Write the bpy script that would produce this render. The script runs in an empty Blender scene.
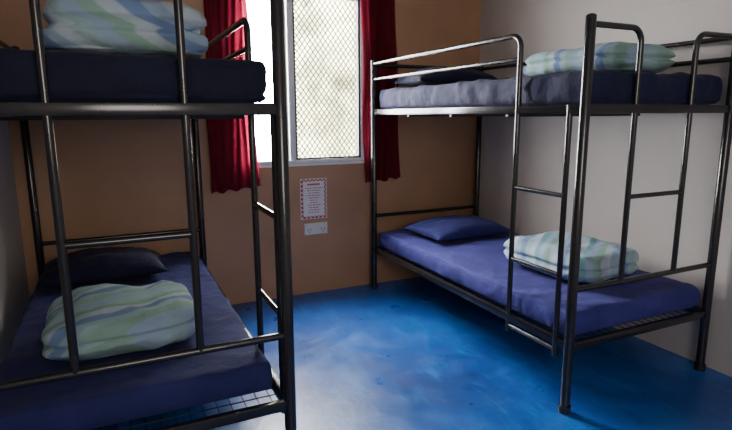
import bpy, bmesh, math, random
from mathutils import Vector, Matrix, noise
C=bpy.context.scene.collection
# ---------------------------------------------------------------- helpers
def link(o): C.objects.link(o); return o
def meshobj(name,verts,faces,mat=None,smooth=True,parent=None,loc=(0,0,0)):
    me=bpy.data.meshes.new(name); me.from_pydata([tuple(v) for v in verts],[],faces); me.validate(); me.update()
    bm=bmesh.new(); bm.from_mesh(me); bmesh.ops.recalc_face_normals(bm,faces=bm.faces); bm.to_mesh(me); bm.free()
    if smooth:
        for p in me.polygons: p.use_smooth=True
    if mat: me.materials.append(mat)
    o=bpy.data.objects.new(name,me); link(o); o.location=loc
    if parent: o.parent=parent
    return o
def empty(name,loc,label,cat,group=None):
    o=bpy.data.objects.new(name,None); link(o); o.location=loc; o.empty_display_size=.1
    tag(o,label,cat,group); return o
def tag(o,label,cat,group=None):
    o['label']=label; o['category']=cat
    if group: o['group']=group
class MB:
    def __init__(s): s.v=[]; s.f=[]
    def add(s,v,f):
        n=len(s.v); s.v+=[Vector(a) for a in v]; s.f+=[tuple(i+n for i in q) for q in f]
    def box(s,a,b,bev=0):
        (x0,y0,z0),(x1,y1,z1)=a,b
        x0,x1=min(x0,x1),max(x0,x1)
        if bev<=0:
            s.add([(x0,y0,z0),(x1,y0,z0),(x1,y1,z0),(x0,y1,z0),(x0,y0,z1),(x1,y0,z1),(x1,y1,z1),(x0,y1,z1)],
              [(0,3,2,1),(4,5,6,7),(0,1,5,4),(1,2,6,5),(2,3,7,6),(3,0,4,7)]); return
        bm=bmesh.new(); bmesh.ops.create_cube(bm,size=1)
        for v in bm.verts: v.co=Vector(((x0+x1)/2+v.co.x*(x1-x0),(y0+y1)/2+v.co.y*(y1-y0),(z0+z1)/2+v.co.z*(z1-z0)))
        bmesh.ops.bevel(bm,geom=bm.edges[:]+bm.verts[:],offset=bev,segments=2,affect='EDGES',profile=.5)
        bm.verts.index_update()
        s.add([v.co.copy() for v in bm.verts],[[v.index for v in f.verts] for f in bm.faces]); bm.free()
    def tube(s,pts,r,fil=0,seg=14,dome=False):
        pts=[Vector(p) for p in pts]; path=[pts[0]]
        for i in range(1,len(pts)-1):
            p=pts[i]; a=(pts[i-1]-p); b=(pts[i+1]-p)
            if fil<=0: path.append(p); continue
            ang=a.angle(b); d=fil/math.tan(ang/2); d=min(d,a.length*.49,b.length*.49); 
            A=p+a.normalized()*d; B=p+b.normalized()*d
            cdir=(a.normalized()+b.normalized()).normalized(); rr=d*math.tan(ang/2); cc=p+cdir*(rr/math.sin(ang/2))
            va=A-cc; vb=B-cc; th=va.angle(vb); ax=va.cross(vb).normalized()
            for k in range(9): path.append(cc+Matrix.Rotation(th*k/8,3,ax)@va)
        path.append(pts[-1])
        t=(path[1]-path[0]).normalized(); n=t.orthogonal().normalized(); V=[];F=[]
        N=len(path)
        for i,p in enumerate(path):
            if i==0: tt=t
            elif i==N-1: tt=(path[-1]-path[-2]).normalized()
            else: tt=((path[i+1]-p).normalized()+(p-path[i-1]).normalized()).normalized()
            n=(n-tt*n.dot(tt)).normalized(); b=tt.cross(n)
            for k in range(seg):
                a=2*math.pi*k/seg; V.append(p+n*math.cos(a)*r+b*math.sin(a)*r)
        for i in range(N-1):
            for k in range(seg):
                k2=(k+1)%seg; F.append((i*seg+k,i*seg+k2,(i+1)*seg+k2,(i+1)*seg+k))
        F.append(tuple(range(seg))[::-1])
        if dome:
            tt=(path[-1]-path[-2]).normalized(); base=(N-1)*seg; c0=path[-1]
            prev=base
            for j in range(1,4):
                ph=j/4*math.pi/2; st=len(V)
                for k in range(seg): V.append(c0+(V[base+k]-c0)*math.cos(ph)+tt*r*.5*math.sin(ph))
                for k in range(seg):
                    k2=(k+1)%seg; F.append((prev+k,prev+k2,st+k2,st+k))
                prev=st
            F.append(tuple(prev+k for k in range(seg)))
        else: F.append(tuple((N-1)*seg+k for k in range(seg)))
        s.add(V,F)
    def obj(s,name,mat,parent=None,loc=(0,0,0),smooth=False,angle=40):
        o=meshobj(name,s.v,s.f,mat,smooth,parent,loc)
        if not smooth:
            for p in o.data.polygons: p.use_smooth=True
            try: o.data.set_sharp_from_angle(angle=math.radians(angle))
            except Exception: pass
        return o
# ---------------------------------------------------------------- materials
def newmat(name):
    m=bpy.data.materials.new(name); m.use_nodes=True; nt=m.node_tree
    return m,nt,nt.nodes['Principled BSDF']
def N(nt,t,**k):
    n=nt.nodes.new(t)
    for a,b in k.items(): setattr(n,a,b)
    return n
def ramp(nt,stops,interp='LINEAR'):
    r=N(nt,'ShaderNodeValToRGB'); e=r.color_ramp.elements; r.color_ramp.interpolation=interp
    while len(e)<len(stops): e.new(.5)
    for i,(p,c) in enumerate(stops): e[i].position=p; e[i].color=(*c,1)
    return r
def coords(nt,scale=(1,1,1),kind='Object'):
    t=N(nt,'ShaderNodeTexCoord'); m=N(nt,'ShaderNodeMapping'); m.inputs['Scale'].default_value=scale
    nt.links.new(t.outputs[kind],m.inputs['Vector']); return m.outputs['Vector']
def noisy(name,c1,c2,scale=3,rough=.6,r2=None,bump=.1,bscale=40,metal=0,spec=.5,stretch=(1,1,1),sheen=0,lo=.35,hi=.65,bdist=.01):
    m,nt,b=newmat(name); co=coords(nt,stretch)
    n=N(nt,'ShaderNodeTexNoise'); n.inputs['Scale'].default_value=scale; n.inputs['Detail'].default_value=6
    nt.links.new(co,n.inputs['Vector']); r=ramp(nt,[(lo,c1),(hi,c2)]); nt.links.new(n.outputs['Fac'],r.inputs['Fac'])
    nt.links.new(r.outputs['Color'],b.inputs['Base Color'])
    if r2 is not None:
        mr=N(nt,'ShaderNodeMapRange'); mr.inputs[1].default_value=.3; mr.inputs[2].default_value=.7; mr.inputs[3].default_value=rough; mr.inputs[4].default_value=r2
        nt.links.new(n.outputs['Fac'],mr.inputs[0]); nt.links.new(mr.outputs[0],b.inputs['Roughness'])
    else: b.inputs['Roughness'].default_value=rough
    b.inputs['Metallic'].default_value=metal; b.inputs['Specular IOR Level'].default_value=spec
    if sheen: b.inputs['Sheen Weight'].default_value=sheen
    if bump:
        n2=N(nt,'ShaderNodeTexNoise'); n2.inputs['Scale'].default_value=bscale; n2.inputs['Detail'].default_value=4
        nt.links.new(co,n2.inputs['Vector']); bp=N(nt,'ShaderNodeBump'); bp.inputs['Strength'].default_value=bump; bp.inputs['Distance'].default_value=bdist
        nt.links.new(n2.outputs['Fac'],bp.inputs['Height']); nt.links.new(bp.outputs['Normal'],b.inputs['Normal'])
    return m
M_steel=noisy('gunmetal_painted_steel',(.034,.032,.033),(.038,.036,.037),8,.20,None,0,220,metal=.5,spec=.8)
M_base=noisy('dark_wire',(.012,.012,.013),(.016,.016,.017),8,.45,None,0)
M_foot=noisy('black_plastic',(.01,.01,.01),(.02,.02,.02),20,.5)
M_white=noisy('cream_wall_paint',(.52,.49,.46),(.58,.55,.52),.9,.75,bump=.12,bscale=60)
def block_mat():
    m=noisy('painted_block_wall',(.50,.46,.43),(.59,.545,.51),.9,.72,bump=.15,bscale=50)
    nt=m.node_tree; b=nt.nodes['Principled BSDF']; t=N(nt,'ShaderNodeTexCoord'); sp=N(nt,'ShaderNodeSeparateXYZ'); cb=N(nt,'ShaderNodeCombineXYZ')
    nt.links.new(t.outputs['Object'],sp.inputs[0]); nt.links.new(sp.outputs['Y'],cb.inputs['X']); nt.links.new(sp.outputs['Z'],cb.inputs['Y'])
    br=N(nt,'ShaderNodeTexBrick'); br.inputs['Scale'].default_value=1; br.inputs['Brick Width'].default_value=.4; br.inputs['Row Height'].default_value=.2
    br.inputs['Mortar Size'].default_value=.005; br.inputs['Mortar Smooth'].default_value=1; nt.links.new(cb.outputs[0],br.inputs['Vector'])
    old=[n for n in nt.nodes if n.type=='BUMP'][0]
    bp=N(nt,'ShaderNodeBump',invert=True); bp.inputs['Strength'].default_value=.16; bp.inputs['Distance'].default_value=.005
    nt.links.new(br.outputs['Fac'],bp.inputs['Height']); nt.links.new(old.outputs['Normal'],bp.inputs['Normal']); nt.links.new(bp.outputs['Normal'],b.inputs['Normal'])
    return m
M_block=block_mat()
M_tan=noisy('tan_wall_paint',(.37,.20,.11),(.49,.285,.165),1.1,.55,bump=.12,bscale=60)
M_ceil=noisy('ceiling_paint',(.5,.49,.47),(.55,.54,.52),2,.8)
def floor_mat():
    m,nt,b=newmat('blue_painted_concrete'); co=coords(nt)
    n=N(nt,'ShaderNodeTexNoise'); n.inputs['Scale'].default_value=1.6; n.inputs['Detail'].default_value=9; n.inputs['Roughness'].default_value=.68; n.inputs['Distortion'].default_value=.3
    nt.links.new(co,n.inputs['Vector'])
    r=ramp(nt,[(.30,(.002,.035,.19)),(.5,(.003,.08,.36)),(.70,(.008,.14,.52))]); nt.links.new(n.outputs['Fac'],r.inputs['Fac'])
    st=coords(nt,(5,1.2,1)); ns=N(nt,'ShaderNodeTexNoise'); ns.inputs['Scale'].default_value=2.2; ns.inputs['Detail'].default_value=12; ns.inputs['Roughness'].default_value=.78
    nt.links.new(st,ns.inputs['Vector']); rs=ramp(nt,[(.50,(0,0,0)),(.70,(1,1,1))]); nt.links.new(ns.outputs['Fac'],rs.inputs['Fac'])
    mx=N(nt,'ShaderNodeMix',data_type='RGBA'); nt.links.new(r.outputs['Color'],mx.inputs[6]); mx.inputs[7].default_value=(.015,.26,.72,1)
    ml=N(nt,'ShaderNodeMath',operation='MULTIPLY'); ml.inputs[1].default_value=.55; nt.links.new(rs.outputs['Color'],ml.inputs[0]); nt.links.new(ml.outputs[0],mx.inputs[0])
    nt.links.new(mx.outputs[2],b.inputs['Base Color'])
    n2=N(nt,'ShaderNodeTexNoise'); n2.inputs['Scale'].default_value=7; n2.inputs['Detail'].default_value=10
    nt.links.new(co,n2.inputs['Vector'])
    mr=N(nt,'ShaderNodeMapRange'); mr.inputs[1].default_value=.3; mr.inputs[2].default_value=.7; mr.inputs[3].default_value=.27; mr.inputs[4].default_value=.42
    nt.links.new(n2.outputs['Fac'],mr.inputs[0]); nt.links.new(mr.outputs[0],b.inputs['Roughness']); b.inputs['Specular IOR Level'].default_value=.85
    bp=N(nt,'ShaderNodeBump'); bp.inputs['Strength'].default_value=.2; bp.inputs['Distance'].default_value=.006
    n3=N(nt,'ShaderNodeTexNoise'); n3.inputs['Scale'].default_value=22; n3.inputs['Detail'].default_value=5
    nt.links.new(co,n3.inputs['Vector']); nt.links.new(n3.outputs['Fac'],bp.inputs['Height']); nt.links.new(bp.outputs['Normal'],b.inputs['Normal'])
    return m
M_floor=floor_mat()
def sheet(name,c1,c2): return noisy(name,c1,c2,4,.85,bump=.7,bscale=7,stretch=(1,1,1),sheen=.03,spec=.3,bdist=.03)
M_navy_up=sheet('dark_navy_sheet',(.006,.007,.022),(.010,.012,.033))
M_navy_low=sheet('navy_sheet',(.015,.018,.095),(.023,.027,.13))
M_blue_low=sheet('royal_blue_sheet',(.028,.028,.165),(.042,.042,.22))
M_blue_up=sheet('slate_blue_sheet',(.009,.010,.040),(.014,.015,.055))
M_pil_blue=sheet('blue_pillowcase',(.014,.017,.11),(.020,.024,.145))
M_pil_dark=sheet('dark_pillowcase',(.006,.007,.028),(.010,.011,.040))
def duvet_mat(name,cols,rot,freq):
    m,nt,b=newmat(name); t=N(nt,'ShaderNodeTexCoord'); mp=N(nt,'ShaderNodeMapping'); mp.inputs['Rotation'].default_value=rot
    nt.links.new(t.outputs['Object'],mp.inputs['Vector']); co=mp.outputs['Vector']
    w=N(nt,'ShaderNodeTexWave',wave_type='BANDS',bands_direction='X',wave_profile='SAW')
    w.inputs['Scale'].default_value=freq; w.inputs['Distortion'].default_value=1.3; w.inputs['Detail'].default_value=0; w.inputs['Detail Scale'].default_value=1.0
    nt.links.new(co,w.inputs['Vector']); n=len(cols)
    st=[]
    for i,c in enumerate(cols): st+= [(i/n+.015 if i else 0,c),((i+1)/n-.015 if i<n-1 else 1,c)]
    r=ramp(nt,st); nt.links.new(w.outputs['Fac'],r.inputs['Fac'])
    nt.links.new(r.outputs['Color'],b.inputs['Base Color']); b.inputs['Roughness'].default_value=.85
    n2=N(nt,'ShaderNodeTexNoise'); n2.inputs['Scale'].default_value=12; n2.inputs['Detail'].default_value=3; nt.links.new(t.outputs['Object'],n2.inputs['Vector'])
    bp=N(nt,'ShaderNodeBump'); bp.inputs['Strength'].default_value=.55; bp.inputs['Distance'].default_value=.022
    nt.links.new(n2.outputs['Fac'],bp.inputs['Height']); nt.links.new(bp.outputs['Normal'],b.inputs['Normal'])
    return m
cW=(.42,.50,.56); cB=(.17,.26,.45); cT=(.17,.34,.39); cG=(.25,.40,.34); cP=(.29,.39,.52); cA=(.31,.45,.47)
M_duv=duvet_mat('wavy_striped_cotton',[cP,cB,cA,cW,cT,cP,cG,cW],(0,.3,.9),1.2)
M_duv2=duvet_mat('wavy_striped_cotton_green',[cP,cA,cG,cW,cB,cA,cG],(0,.3,1.2),1.2)
M_duv3=duvet_mat('wavy_striped_cotton_pale',[cP,cW,cA,cP,cG,cW,cB],(0,1.0,.4),1.3)
def curtain_mat():
    m=noisy('red_curtain_fabric',(.10,.004,.011),(.15,.006,.018),6,.85,bump=.2,bscale=80,spec=.2)
    nt=m.node_tree; b=nt.nodes['Principled BSDF']; o=nt.nodes['Material Output']
    tr=N(nt,'ShaderNodeBsdfTranslucent'); tr.inputs['Color'].default_value=(.40,.018,.06,1)
    x=N(nt,'ShaderNodeMixShader'); x.inputs[0].default_value=.27
    nt.links.new(b.outputs[0],x.inputs[1]); nt.links.new(tr.outputs[0],x.inputs[2]); nt.links.new(x.outputs[0],o.inputs['Surface']); return m
M_curt=curtain_mat()
M_alu=noisy('pale_aluminium_frame',(.84,.84,.86),(.9,.9,.92),8,.35)
M_wire=noisy('security_mesh_grey',(.05,.05,.05),(.075,.075,.07),20,.5,metal=.2)
M_paper=noisy('white_paper',(.76,.72,.72),(.82,.79,.78),4,.7,bump=0)
M_red=noisy('red_print',(.45,.04,.05),(.5,.06,.06),4,.7,bump=0)
M_ink=noisy('dark_red_print',(.35,.07,.09),(.42,.12,.13),30,.7,bump=0)
def border_mat():
    m,nt,b=newmat('patterned_border'); t=N(nt,'ShaderNodeTexCoord'); mp=N(nt,'ShaderNodeMapping'); mp.inputs['Location'].default_value=(.004,.5,.006)
    nt.links.new(t.outputs['Object'],mp.inputs['Vector']); c=N(nt,'ShaderNodeTexChecker'); c.inputs['Scale'].default_value=60
    c.inputs['Color1'].default_value=(.42,.03,.05,1); c.inputs['Color2'].default_value=(.66,.56,.54,1)
    nt.links.new(mp.outputs[0],c.inputs['Vector']); nt.links.new(c.outputs['Color'],b.inputs['Base Color']); b.inputs['Roughness'].default_value=.7; return m
M_border=border_mat()
M_plastic=noisy('white_plastic',(.72,.70,.66),(.78,.76,.72),5,.35,bump=0)
M_slot=noisy('dark_slot',(.03,.03,.03),(.05,.05,.05),5,.6,bump=0)
M_hedge=noisy('hedge_leaves',(.10,.12,.05),(.36,.38,.22),3,.8,bump=.6,bscale=30,lo=.38,hi=.62)
M_ground=noisy('pale_concrete',(.5,.5,.48),(.6,.6,.58),3,.8)
def glass():
    m=bpy.data.materials.new('window_glass'); m.use_nodes=True; nt=m.node_tree; nt.nodes.clear()
    o=N(nt,'ShaderNodeOutputMaterial'); a=N(nt,'ShaderNodeBsdfTransparent'); g=N(nt,'ShaderNodeBsdfGlossy'); g.inputs['Roughness'].default_value=.05
    x=N(nt,'ShaderNodeMixShader'); x.inputs[0].default_value=.05
    nt.links.new(a.outputs[0],x.inputs[1]); nt.links.new(g.outputs[0],x.inputs[2]); nt.links.new(x.outputs[0],o.inputs['Surface']); return m
M_glass=glass()
# ---------------------------------------------------------------- room
XL,XR,YB,YF,H=-.56,2.92,3.915,-1.3,2.6
def struct(o): o['kind']='structure'; return o
def slab(name,a,b,mat): m=MB(); m.box(a,b); return struct(m.obj(name,mat))
T=.12
slab('floor',(XL-T,YF-T,-.1),(XR+T,YB+T,0),M_floor)
slab('ceiling',(XL-T,YF-T,H),(XR+T,YB+T,H+.1),M_ceil)
slab('wall_left',(XL-T,YF,0),(XL,YB,H),M_white)
slab('wall_right',(XR,YF,0),(XR+T,YB,H),M_block)
slab('wall_front',(XL-T,YF-T,0),(XR+T,YF,H),M_white)
WX0,WX1,WZ0,WZ1=.86,1.82,1.04,2.30
m=MB(); m.box((XL-T,YB,0),(WX0,YB+T,H)); m.box((WX1,YB,0),(XR+T,YB+T,H)); m.box((WX0,YB,0),(WX1,YB+T,WZ0)); m.box((WX0,YB,WZ1),(WX1,YB+T,H))
struct(m.obj('wall_back',M_tan))
# window
m=MB(); f=.026; y0,y1=YB-.008,YB+.07; mx0,mx1=1.165,1.262
m.box((WX0,y0,WZ0),(WX0+f,y1,WZ1),.004); m.box((WX1-f,y0,WZ0),(WX1,y1,WZ1),.004)
m.box((WX0+f,y0,WZ0),(WX1-f,y1,WZ0+f),.004); m.box((WX0+f,y0,WZ1-f),(WX1-f,y1,WZ1),.004)
m.box((mx0,y0+.01,WZ0+f),(mx0+.04,y1-.01,WZ1-f),.004); m.box((mx1-.045,y0+.02,WZ0+f),(mx1,y1-.005,WZ1-f),.004)
win=struct(m.obj('window_1',M_alu))
m=MB(); m.box((WX0+f,YB+.03,WZ0+f),(mx0,YB+.034,WZ1-f)); m.box((mx1,YB+.03,WZ0+f),(WX1-f,YB+.034,WZ1-f))
m.obj('window_glass',M_glass,win)
m=MB() # diamond security mesh, one flat lattice of crossing wires
sx0,sx1,sz0,sz1=mx1,WX1-f,WZ0+f,WZ1-f; d=.056; yy=YB+.052
k=-60
while k<60:
    for sgn in (1,-1):
        c=k*d
        pts=[]
        for x in (sx0,sx1):
            z=(sz0+sz1)/2+sgn*(x-(sx0+sx1)/2)*1.35+c; pts.append([x,z])
        (xa,za),(xb,zb)=pts
        if za>zb: xa,za,xb,zb=xb,zb,xa,za
        if zb<=sz0 or za>=sz1: continue
        if za<sz0: t=(sz0-za)/(zb-za); xa,za=xa+(xb-xa)*t,sz0
        if zb>sz1: t=(sz1-za)/(zb-za); xb,zb=xa+(xb-xa)*t,sz1
        if abs(zb-za)<.004: continue
        m.tube([(xa,yy,za),(xb,yy,zb)],.0048,seg=5)
    k+=1
g=.018; ya,yb_=YB+.004,YB+.06
m.box((sx0,ya,sz0),(sx0+g*.5,yb_,sz1)); m.box((sx1-g,ya,sz0),(sx1,yb_,sz1)); m.box((sx0,ya,sz0),(sx1,yb_,sz0+g*.7)); m.box((sx0,ya,sz1-g),(sx1,yb_,sz1))
m.obj('security_mesh',M_wire,win)
m=MB(); m.box((WX0-.02,YB-.010,WZ0-.022),(WX1+.02,YB,WZ0-.002),.003); struct(m.obj('trim_1',M_alu))
# outside
slab('ground',(-6,YB+T,-.3),(9,14,-.05),M_ground)
def roundbox(dims,r,step,fn=None):
    hx,hy,hz=[d/2 for d in dims]; vs={};V=[];F=[]
    def idx(p):
        k=tuple(round(c,5) for c in p)
        if k not in vs: vs[k]=len(V); V.append(Vector(p))
        return vs[k]
    def lin(h):
        n=max(2,int(round(2*h/step))); a=[-h+2*h*i/n for i in range(n+1)]
        extra=[-h+r*.3,-h+r*.65,h-r*.3,h-r*.65]; return sorted(set(round(q,5) for q in a+extra))
    A=[lin(hx),lin(hy),lin(hz)]; Hh=[round(h,5) for h in(hx,hy,hz)]
    for ax in range(3):
        u,v=[(1,2),(0,2),(0,1)][ax]
        for s in (-1,1):
            for i in range(len(A[u])-1):
                for j in range(len(A[v])-1):
                    q=[]
                    for (a,b) in((i,j),(i+1,j),(i+1,j+1),(i,j+1)):
                        p=[0,0,0];p[ax]=s*Hh[ax];p[u]=A[u][a];p[v]=A[v][b];q.append(idx(p))
                    F.append(q)
    out=[]
    for p in V:
        q=Vector([max(-h+r,min(h-r,c)) for c,h in zip(p,(hx,hy,hz))]); dd=p-q
        n=dd.normalized() if dd.length>0 else Vector((0,0,1)); w=q+n*r if dd.length>0 else p.copy()
        if fn: w=fn(w,n)
        out.append(w)
    return out,F
def hfn(w,n): return w+n*.16*noise.noise(w*4)+n*.06*noise.noise(w*15)
v,fc=roundbox((1.9,.8,3.4),.2,.07,hfn)
o=meshobj('hedge',v,fc,M_hedge,True,None,(2.75,5.8,1.65)); tag(o,'tall leafy green hedge outside the window','hedge')
# ---------------------------------------------------------------- bunks
def bunk(loc,mx,label,HT=1.77):
    root=empty('bunk_bed',loc,label,'bunk bed','steel dormitory bunk beds')
    W,L=.5,1.035; ZT=1.80; fx=-W*mx   # ladder side x
    inx=W-.31
    for sx in (-1,1):
        for sy in (-1,1):
            m=MB(); m.tube([(sx*W,sy*L,.012),(sx*W,sy*L,(HT+.03) if sy<0 else ZT)],.0225,seg=24,dome=True); m.obj('post',M_steel,root)
            m=MB(); m.tube([(sx*W,sy*L,0),(sx*W,sy*L,.035)],.029,seg=20); m.obj('foot',M_foot,root)
        m=MB(); m.tube([(sx*W,-L,HT),(sx*inx,-L,HT),(sx*inx,-L,.605)],.0135,fil=.06); m.obj('end_hoop',M_steel,root)
    m=MB(); m.tube([(-W,L,ZT-.03),(W,L,ZT-.03)],.0135); m.obj('end_rail',M_steel,root)
    m=MB(); m.tube([(-inx,-L,1.016),(inx,-L,1.016)],.0115); m.obj('rung',M_steel,root)
    for sy in (-1,1):
        m=MB(); m.tube([(-W,sy*L,.605),(W,sy*L,.605)],.0135); m.obj('end_rail',M_steel,root)
        for z in (.33,1.42):
            m=MB(); m.box((-W,sy*L-.014,z-.020),(W,sy*L+.014,z+.020),.004); m.obj('end_rail',M_steel,root)
    for sx in (-1,1):
        for z in (.33,1.42):
            m=MB(); xx=sx*(W-.004); m.box((xx-.014,-L,z-.020),(xx+.014,L,z+.020),.004); m.obj('side_rail',M_steel,root)
    for z in (.33,1.42):
        m=MB(); zz=z-.012
        for i in range(1,20): m.tube([(-W+.05*i,-L,zz),(-W+.05*i,L,zz)],.0025,seg=6)
        for i in range(1,40): m.tube([(-W,-L+2*L*i/40,zz+.005),(W,-L+2*L*i/40,zz+.005)],.0025,seg=6)
        for yq in (-.5,0,.5): m.box((-W+.01,yq*L-.012,zz-.022),(W-.01,yq*L+.012,zz-.003),.002)
        m.obj('mesh_base',M_base,root)
    # wall side guard
    wx=-fx
    for z in (ZT-.03,1.665):
        m=MB(); m.tube([(wx,-L,z),(wx,L,z)],.0135); m.obj('guard_rail',M_steel,root)
    # ladder side
    yn,yf=-L+.085,-L+.425
    m=MB(); m.tube([(fx,L,ZT-.02),(fx,yf,ZT-.02),(fx,yf,.25)],.0135,fil=.06); m.obj('guard_rail',M_steel,root)
    m=MB(); m.tube([(fx,L,1.665),(fx,yf,1.665)],.0115); m.obj('guard_rail',M_steel,root)
    m=MB(); m.tube([(fx,yn,.25),(fx,yn,1.44)],.0135); lad=m.obj('ladder',M_steel,root)
    for z in (1.03,.655,.285):
        m=MB(); m.tube([(fx,yn,z),(fx,yf,z)],.0115); m.obj('rung',M_steel,lad)
    return root
bunk((2.352,2.763,0),1,'dark steel bunk bed with side ladder against the white wall')
bunk((.028,2.845,0),-1,'dark steel bunk bed with side ladder close to the curtain',HT=1.86)
# ---------------------------------------------------------------- soft things
def mattress(cx,cy,z0,th,mat,label,seed,w=.95,l=2.02,wr=1):
    def fn(p,n):
        s=Vector((seed*7.1,seed*3.3,0))
        a=noise.noise(Vector((p.x*2.5,p.y*2.5,p.z*3))+s)*.004+noise.noise(Vector((p.x*9,p.y*5,p.z*4))+s)*.003
        rd=1-abs(noise.noise(Vector((p.x*3.2+p.y*1.5,p.y*3.5,p.z*4))+s*2)); a+=max(0,rd-.84)*.045   # soft ridged creases
        rd=1-abs(noise.noise(Vector((p.x*6-p.y*3,p.y*6+p.x*2,p.z*5))+s*3)); a+=max(0,rd-.84)*.03
        if abs(n.z)<.6:
            a+=noise.noise(Vector((p.x*10,p.y*10,p.z*6))+s)*.010*wr
            a+=.012*wr*(-(p.z/th*2)**2)*.5
        if n.z<-.5: a=0
        return p+n*a
    v,f=roundbox((w,l,th),.035,.022,fn)
    o=meshobj('mattress',v,f,mat,True,None,(cx,cy,z0+th/2)); tag(o,label,'mattress'); return o
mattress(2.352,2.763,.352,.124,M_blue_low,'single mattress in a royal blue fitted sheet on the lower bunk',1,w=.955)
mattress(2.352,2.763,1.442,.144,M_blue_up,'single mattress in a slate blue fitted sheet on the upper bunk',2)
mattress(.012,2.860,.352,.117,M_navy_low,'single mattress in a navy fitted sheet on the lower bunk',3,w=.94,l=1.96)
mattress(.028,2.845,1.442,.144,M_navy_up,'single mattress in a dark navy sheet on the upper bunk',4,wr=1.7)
def duvet(cx,cy,z0,sx,sy,h,mat,label,seed,rot=0,layers=2,slope=0,groove=1,phase=0,even=False,pz=.6,pr=.42,wk=1):
    nu,nv=170,90; V=[];F=[]; s=Vector((seed*5.3,seed*2.7,seed))
    def sp(c,e): return math.copysign(abs(c)**e,c)
    for j in range(nv+1):
        ph=-math.pi/2+math.pi*j/nv
        for i in range(nu):
            th=2*math.pi*i/nu
            cz=sp(math.sin(ph),pz); r=sp(math.cos(ph),pr)
            x=r*sp(math.cos(th),.44); y=r*sp(math.sin(th),.44)
            zf=(cz+1)/2
            g=0
            for k in range(1,layers):
                lv=k/layers-.02+(.015 if even else .03)*math.sin(2*th+seed)+noise.noise(Vector((x*1.5,y*1.5,seed)))*(.03 if even else .07)
                amp=1 if even else .5+.5*math.sin(th+phase)
                g+=(.45+.55*amp)*math.exp(-((zf-lv)/.06)**2)
            edge=1-.10*groove*g*min(1,r**4)
            if zf>.45: edge-=.07*(zf-.45)*(1+noise.noise(Vector((x,y,seed*2.))))
            p=Vector((x*sx/2*edge,y*sy/2*edge,zf*h))
            if even and zf>.5: p.x+=.012; p.x*=.95
            n=Vector((x,y,cz)).normalized()
            a=noise.noise(p*5+s)*.018+noise.noise(p*14+s)*.004
            wr=1-abs(noise.noise(Vector((p.x*6,p.y*8,p.z*12))+s)); a+=(wr-.8)*.022*wk
            wr2=1-abs(noise.noise(Vector((p.x*14,p.y*10,p.z*18))-s)); a+=(wr2-.8)*.010*wk
            top=max(0,zf-.4)
            p=p+n*a*(1 if zf>.08 else 0)
            p.z+=top*.03*noise.noise(Vector((x*1.3,y*1.3,seed*3.)))+slope*y*zf*h
            p.z=max(0.001,p.z)
            V.append(p)
    for j in range(nv):
        for i in range(nu):
            i2=(i+1)%nu; F.append((j*nu+i,j*nu+i2,(j+1)*nu+i2,(j+1)*nu+i))
    o=meshobj('folded_duvet',V,F,mat,True,None,(cx,cy,z0)); o.rotation_euler=(0,0,rot); tag(o,label,'duvet'); return o
ZL,ZLL,ZU=.489,.482,1.602
duvet(2.41,2.30,ZL,.55,.68,.172,M_duv,'folded blue and green striped duvet on the royal blue mattress',1,phase=3.5)
duvet(2.46,2.24,ZU,.56,.70,.150,M_duv2,'folded pale striped duvet on the upper bunk by the white wall',2,phase=3.5)
duvet(-.02,2.40,ZLL,.58,.56,.170,M_duv2,'folded pale teal striped duvet on the navy mattress',3,layers=2,rot=.06,phase=-1.5)
duvet(.085,2.27,ZU+.004,.57,.50,.195,M_duv3,'folded grey striped duvet on the dark navy mattress',4,layers=2,groove=2.8,even=True,pz=.45,pr=.34,wk=.6)
def pillow(cx,cy,z0,sx,sy,h,mat,label,seed,rot=0):
    n=48; V=[];F=[]; s=Vector((seed*3.1,seed*4.7,0))
    for side in (1,-1):
        for j in range(n+1):
            for i in range(n+1):
                u=-1+2*i/n; v=-1+2*j/n
                t=max(0,(1-abs(u)**2.6)*(1-abs(v)**2.6))**.5
                pin=1-.07*(1-abs(v)**2)*abs(u)**3; pin2=1-.07*(1-abs(u)**2)*abs(v)**3
                z=t*h*(.75 if side>0 else -.25)
                if side>0: z+=t*noise.noise(Vector((u*2.5,v*2.5,0))+s)*.014+t*noise.noise(Vector((u*7,v*5,0))+s)*.004
                V.append(Vector((u*sx/2*pin,v*sy/2*pin2,z+h*.25)))
        b=0 if side>0 else (n+1)**2
        for j in range(n):
            for i in range(n):
                q=[b+j*(n+1)+i,b+j*(n+1)+i+1,b+(j+1)*(n+1)+i+1,b+(j+1)*(n+1)+i]; F.append(q if side>0 else q[::-1])
    me=bpy.data.meshes.new('pillow'); bm=bmesh.new(); vv=[bm.verts.new(p) for p in V]
    for q in F: bm.faces.new([vv[k] for k in q])
    bmesh.ops.remove_doubles(bm,verts=bm.verts,dist=1e-5); bmesh.ops.recalc_face_normals(bm,faces=bm.faces); bm.to_mesh(me); bm.free()
    for p in me.polygons: p.use_smooth=True
    me.materials.append(mat); o=bpy.data.objects.new('pillow',me); link(o); o.location=(cx,cy,z0); o.rotation_euler=(0,0,rot); tag(o,label,'pillow'); return o
pillow(2.37,3.40,ZL-.002,.70,.50,.125,M_pil_blue,'plump blue pillow at the head of the royal blue mattress',1,.05)
pillow(2.30,3.48,ZU,.68,.44,.14,M_pil_dark,'dark blue pillow at the head of the upper bunk',2,-.04)
pillow(-.10,3.40,ZLL,.66,.44,.15,M_pil_dark,'dark navy pillow at the head of the navy mattress',3,.03)
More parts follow.
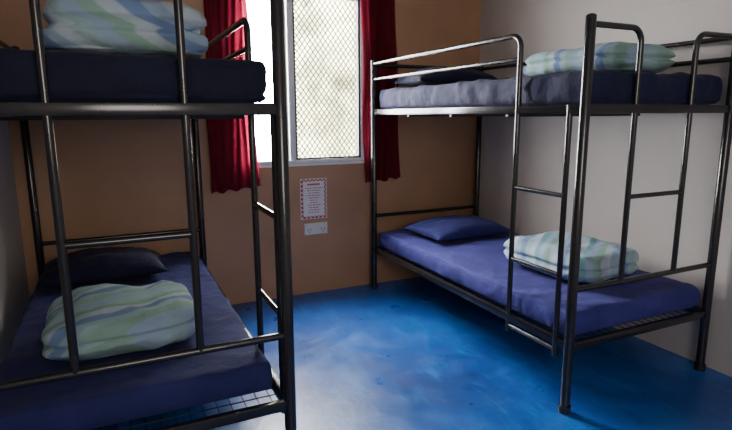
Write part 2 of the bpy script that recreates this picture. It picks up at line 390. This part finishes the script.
# ---------------------------------------------------------------- curtains
def curtain(x0,x1,x0t,x1t,z0,z1,label,seed,folds=6):
    nx,nz=130,40; V=[];F=[]
    for j in range(nz+1):
        t=j/nz; z=z0+(z1-z0)*t
        a0=x0+(x0t-x0)*t**.8; a1=x1+(x1t-x1)*t**.8
        for i in range(nx+1):
            u=i/nx; a=.016+.006*(1-t)
            uu=u+.035*math.sin(5.1*u+seed*2)+.02*math.sin(11*u+seed)+.05*math.sin(2.2*t+seed)*u
            x=a0+(a1-a0)*u+.008*math.sin(9*t+u*7+seed)
            y=YB-.042+a*math.sin(2*math.pi*folds*uu+.9*math.sin(3*t+seed)+seed)*(.6+.4*math.sin(4*u+seed*3))+.004*noise.noise(Vector((u*9,t*4,seed)))
            V.append((x,y,z+(.01*math.sin(u*20)+.03*u if j==0 else 0)))
    for j in range(nz):
        for i in range(nx): F.append((j*(nx+1)+i,j*(nx+1)+i+1,(j+1)*(nx+1)+i+1,(j+1)*(nx+1)+i))
    o=meshobj('curtain',V,F,M_curt,True)
    tag(o,label,'curtain','red window curtains'); return o
curtain(.60,.955,.63,.92,.855,2.33,'dark red pleated curtain hanging beside the bright window',1)
curtain(1.81,2.13,1.79,2.08,.86,2.33,'dark red pleated curtain hanging beside the meshed pane',2,5)
m=MB(); m.tube([(.5,YB-.042,2.345),(2.22,YB-.042,2.345)],.012); m.box((.54,YB-.05,2.335),(.56,YB,2.355)); m.box((2.17,YB-.05,2.335),(2.19,YB,2.355))
o=m.obj('curtain_rod',M_steel); tag(o,'thin dark metal rod carrying the red curtains','curtain rod')
# ---------------------------------------------------------------- notice + sockets
nr=empty('notice',(1.386,YB-.002,.76),'white printed paper notice with red border on the tan wall','notice')
w,h=.108,.158
m=MB(); m.box((-w,-.002,-h),(w,.0015,h)); m.obj('paper',M_paper,nr)
yb=-.0026; a_,b_=.004,.022
m=MB(); m.add([(-w+a_,yb,-h+a_),(w-a_,yb,-h+a_),(w-a_,yb,h-a_),(-w+a_,yb,h-a_),(-w+b_,yb,-h+b_),(w-b_,yb,-h+b_),(w-b_,yb,h-b_),(-w+b_,yb,h-b_)],
 [(0,1,5,4),(1,2,6,5),(2,3,7,6),(3,0,4,7)])
m.obj('border',M_border,nr)
random.seed(3)
m=MB(); x=-.050
while x<.045:
    l=.012+random.random()*.01; m.box((x,-.003,.106),(x+l,-.0021,.120)); x+=l+.004
m.obj('heading',M_red,nr)
z=.084; m=MB()
while z>-.120:
    e=.072-random.random()*.045; x=-e
    while x<e:
        l=.008+random.random()*.016; m.box((x,-.003,z-.0028),(min(x+l,e+.004),-.0021,z+.0028)); x+=l+.006
    z-=.019
m.obj('lettering',M_ink,nr)
pr=empty('power_outlet',(1.397,YB-.001,.524),'white double power outlet with rocker switches on tan wall','power outlet')
m=MB(); m.box((-.095,-.014,-.046),(.095,.001,.046),.004); m.obj('plate',M_plastic,pr)
for x in (-.055,.055):
    m=MB()
    for (dx,dz,s) in ((-.012,-.004,1),(.012,-.004,-1),(0,-.024,0)): m.box((x+dx-.0022,-.0155,dz-.007),(x+dx+.0022,-.0141,dz+.007))
    m.obj('socket',M_slot,pr)
for x in (-.075,.0,.075):
    m=MB(); m.box((x-.007,-.02,.016),(x+.007,-.0135,.036),.002); m.obj('switch',M_plastic,pr)
# ---------------------------------------------------------------- light
w=bpy.data.worlds.new('world'); bpy.context.scene.world=w; w.use_nodes=True
bg=w.node_tree.nodes['Background']; bg.inputs['Color'].default_value=(.98,.98,1,1); bg.inputs['Strength'].default_value=95
def area(name,loc,rot,sx,sy,e,col=(1,1,1),portal=False):
    l=bpy.data.lights.new(name,'AREA'); l.shape='RECTANGLE'; l.size=sx; l.size_y=sy; l.energy=e; l.color=col
    if portal: l.cycles.is_portal=True
    o=bpy.data.objects.new(name,l); link(o); o.location=loc; o.rotation_euler=rot; return o
area('window_portal',((WX0+WX1)/2,YB+.13,(WZ0+WZ1)/2),(-math.pi/2,0,0),WX1-WX0,WZ1-WZ0,1,portal=True)
# warm fill added behind the camera to brighten walls and beds
area('fill_light',(.3,-1.2,1.75),(math.pi/2,0,-.15),1.1,.9,31,(1,.92,.85))
# ---------------------------------------------------------------- camera
f,yaw,pi_,ro=537.08,25.119,10.570,-.285
a,b,r=[math.radians(q) for q in (yaw,pi_,ro)]
Fv=Vector((math.sin(a)*math.cos(b),math.cos(a)*math.cos(b),-math.sin(b))); Rv=Vector((math.cos(a),-math.sin(a),0)); Uv=Rv.cross(Fv)
R2=Rv*math.cos(r)+Uv*math.sin(r); U2=-Rv*math.sin(r)+Uv*math.cos(r)
cam=bpy.data.cameras.new('camera'); co=bpy.data.objects.new('camera',cam); link(co)
M=Matrix.Identity(4)
for i in range(3): M[i][0]=R2[i]; M[i][1]=U2[i]; M[i][2]=-Fv[i]
M[0][3],M[1][3],M[2][3]=0,0,1.4
co.matrix_world=M; cam.sensor_width=36; cam.lens=f/732*36; cam.clip_start=.02
bpy.context.scene.camera=co
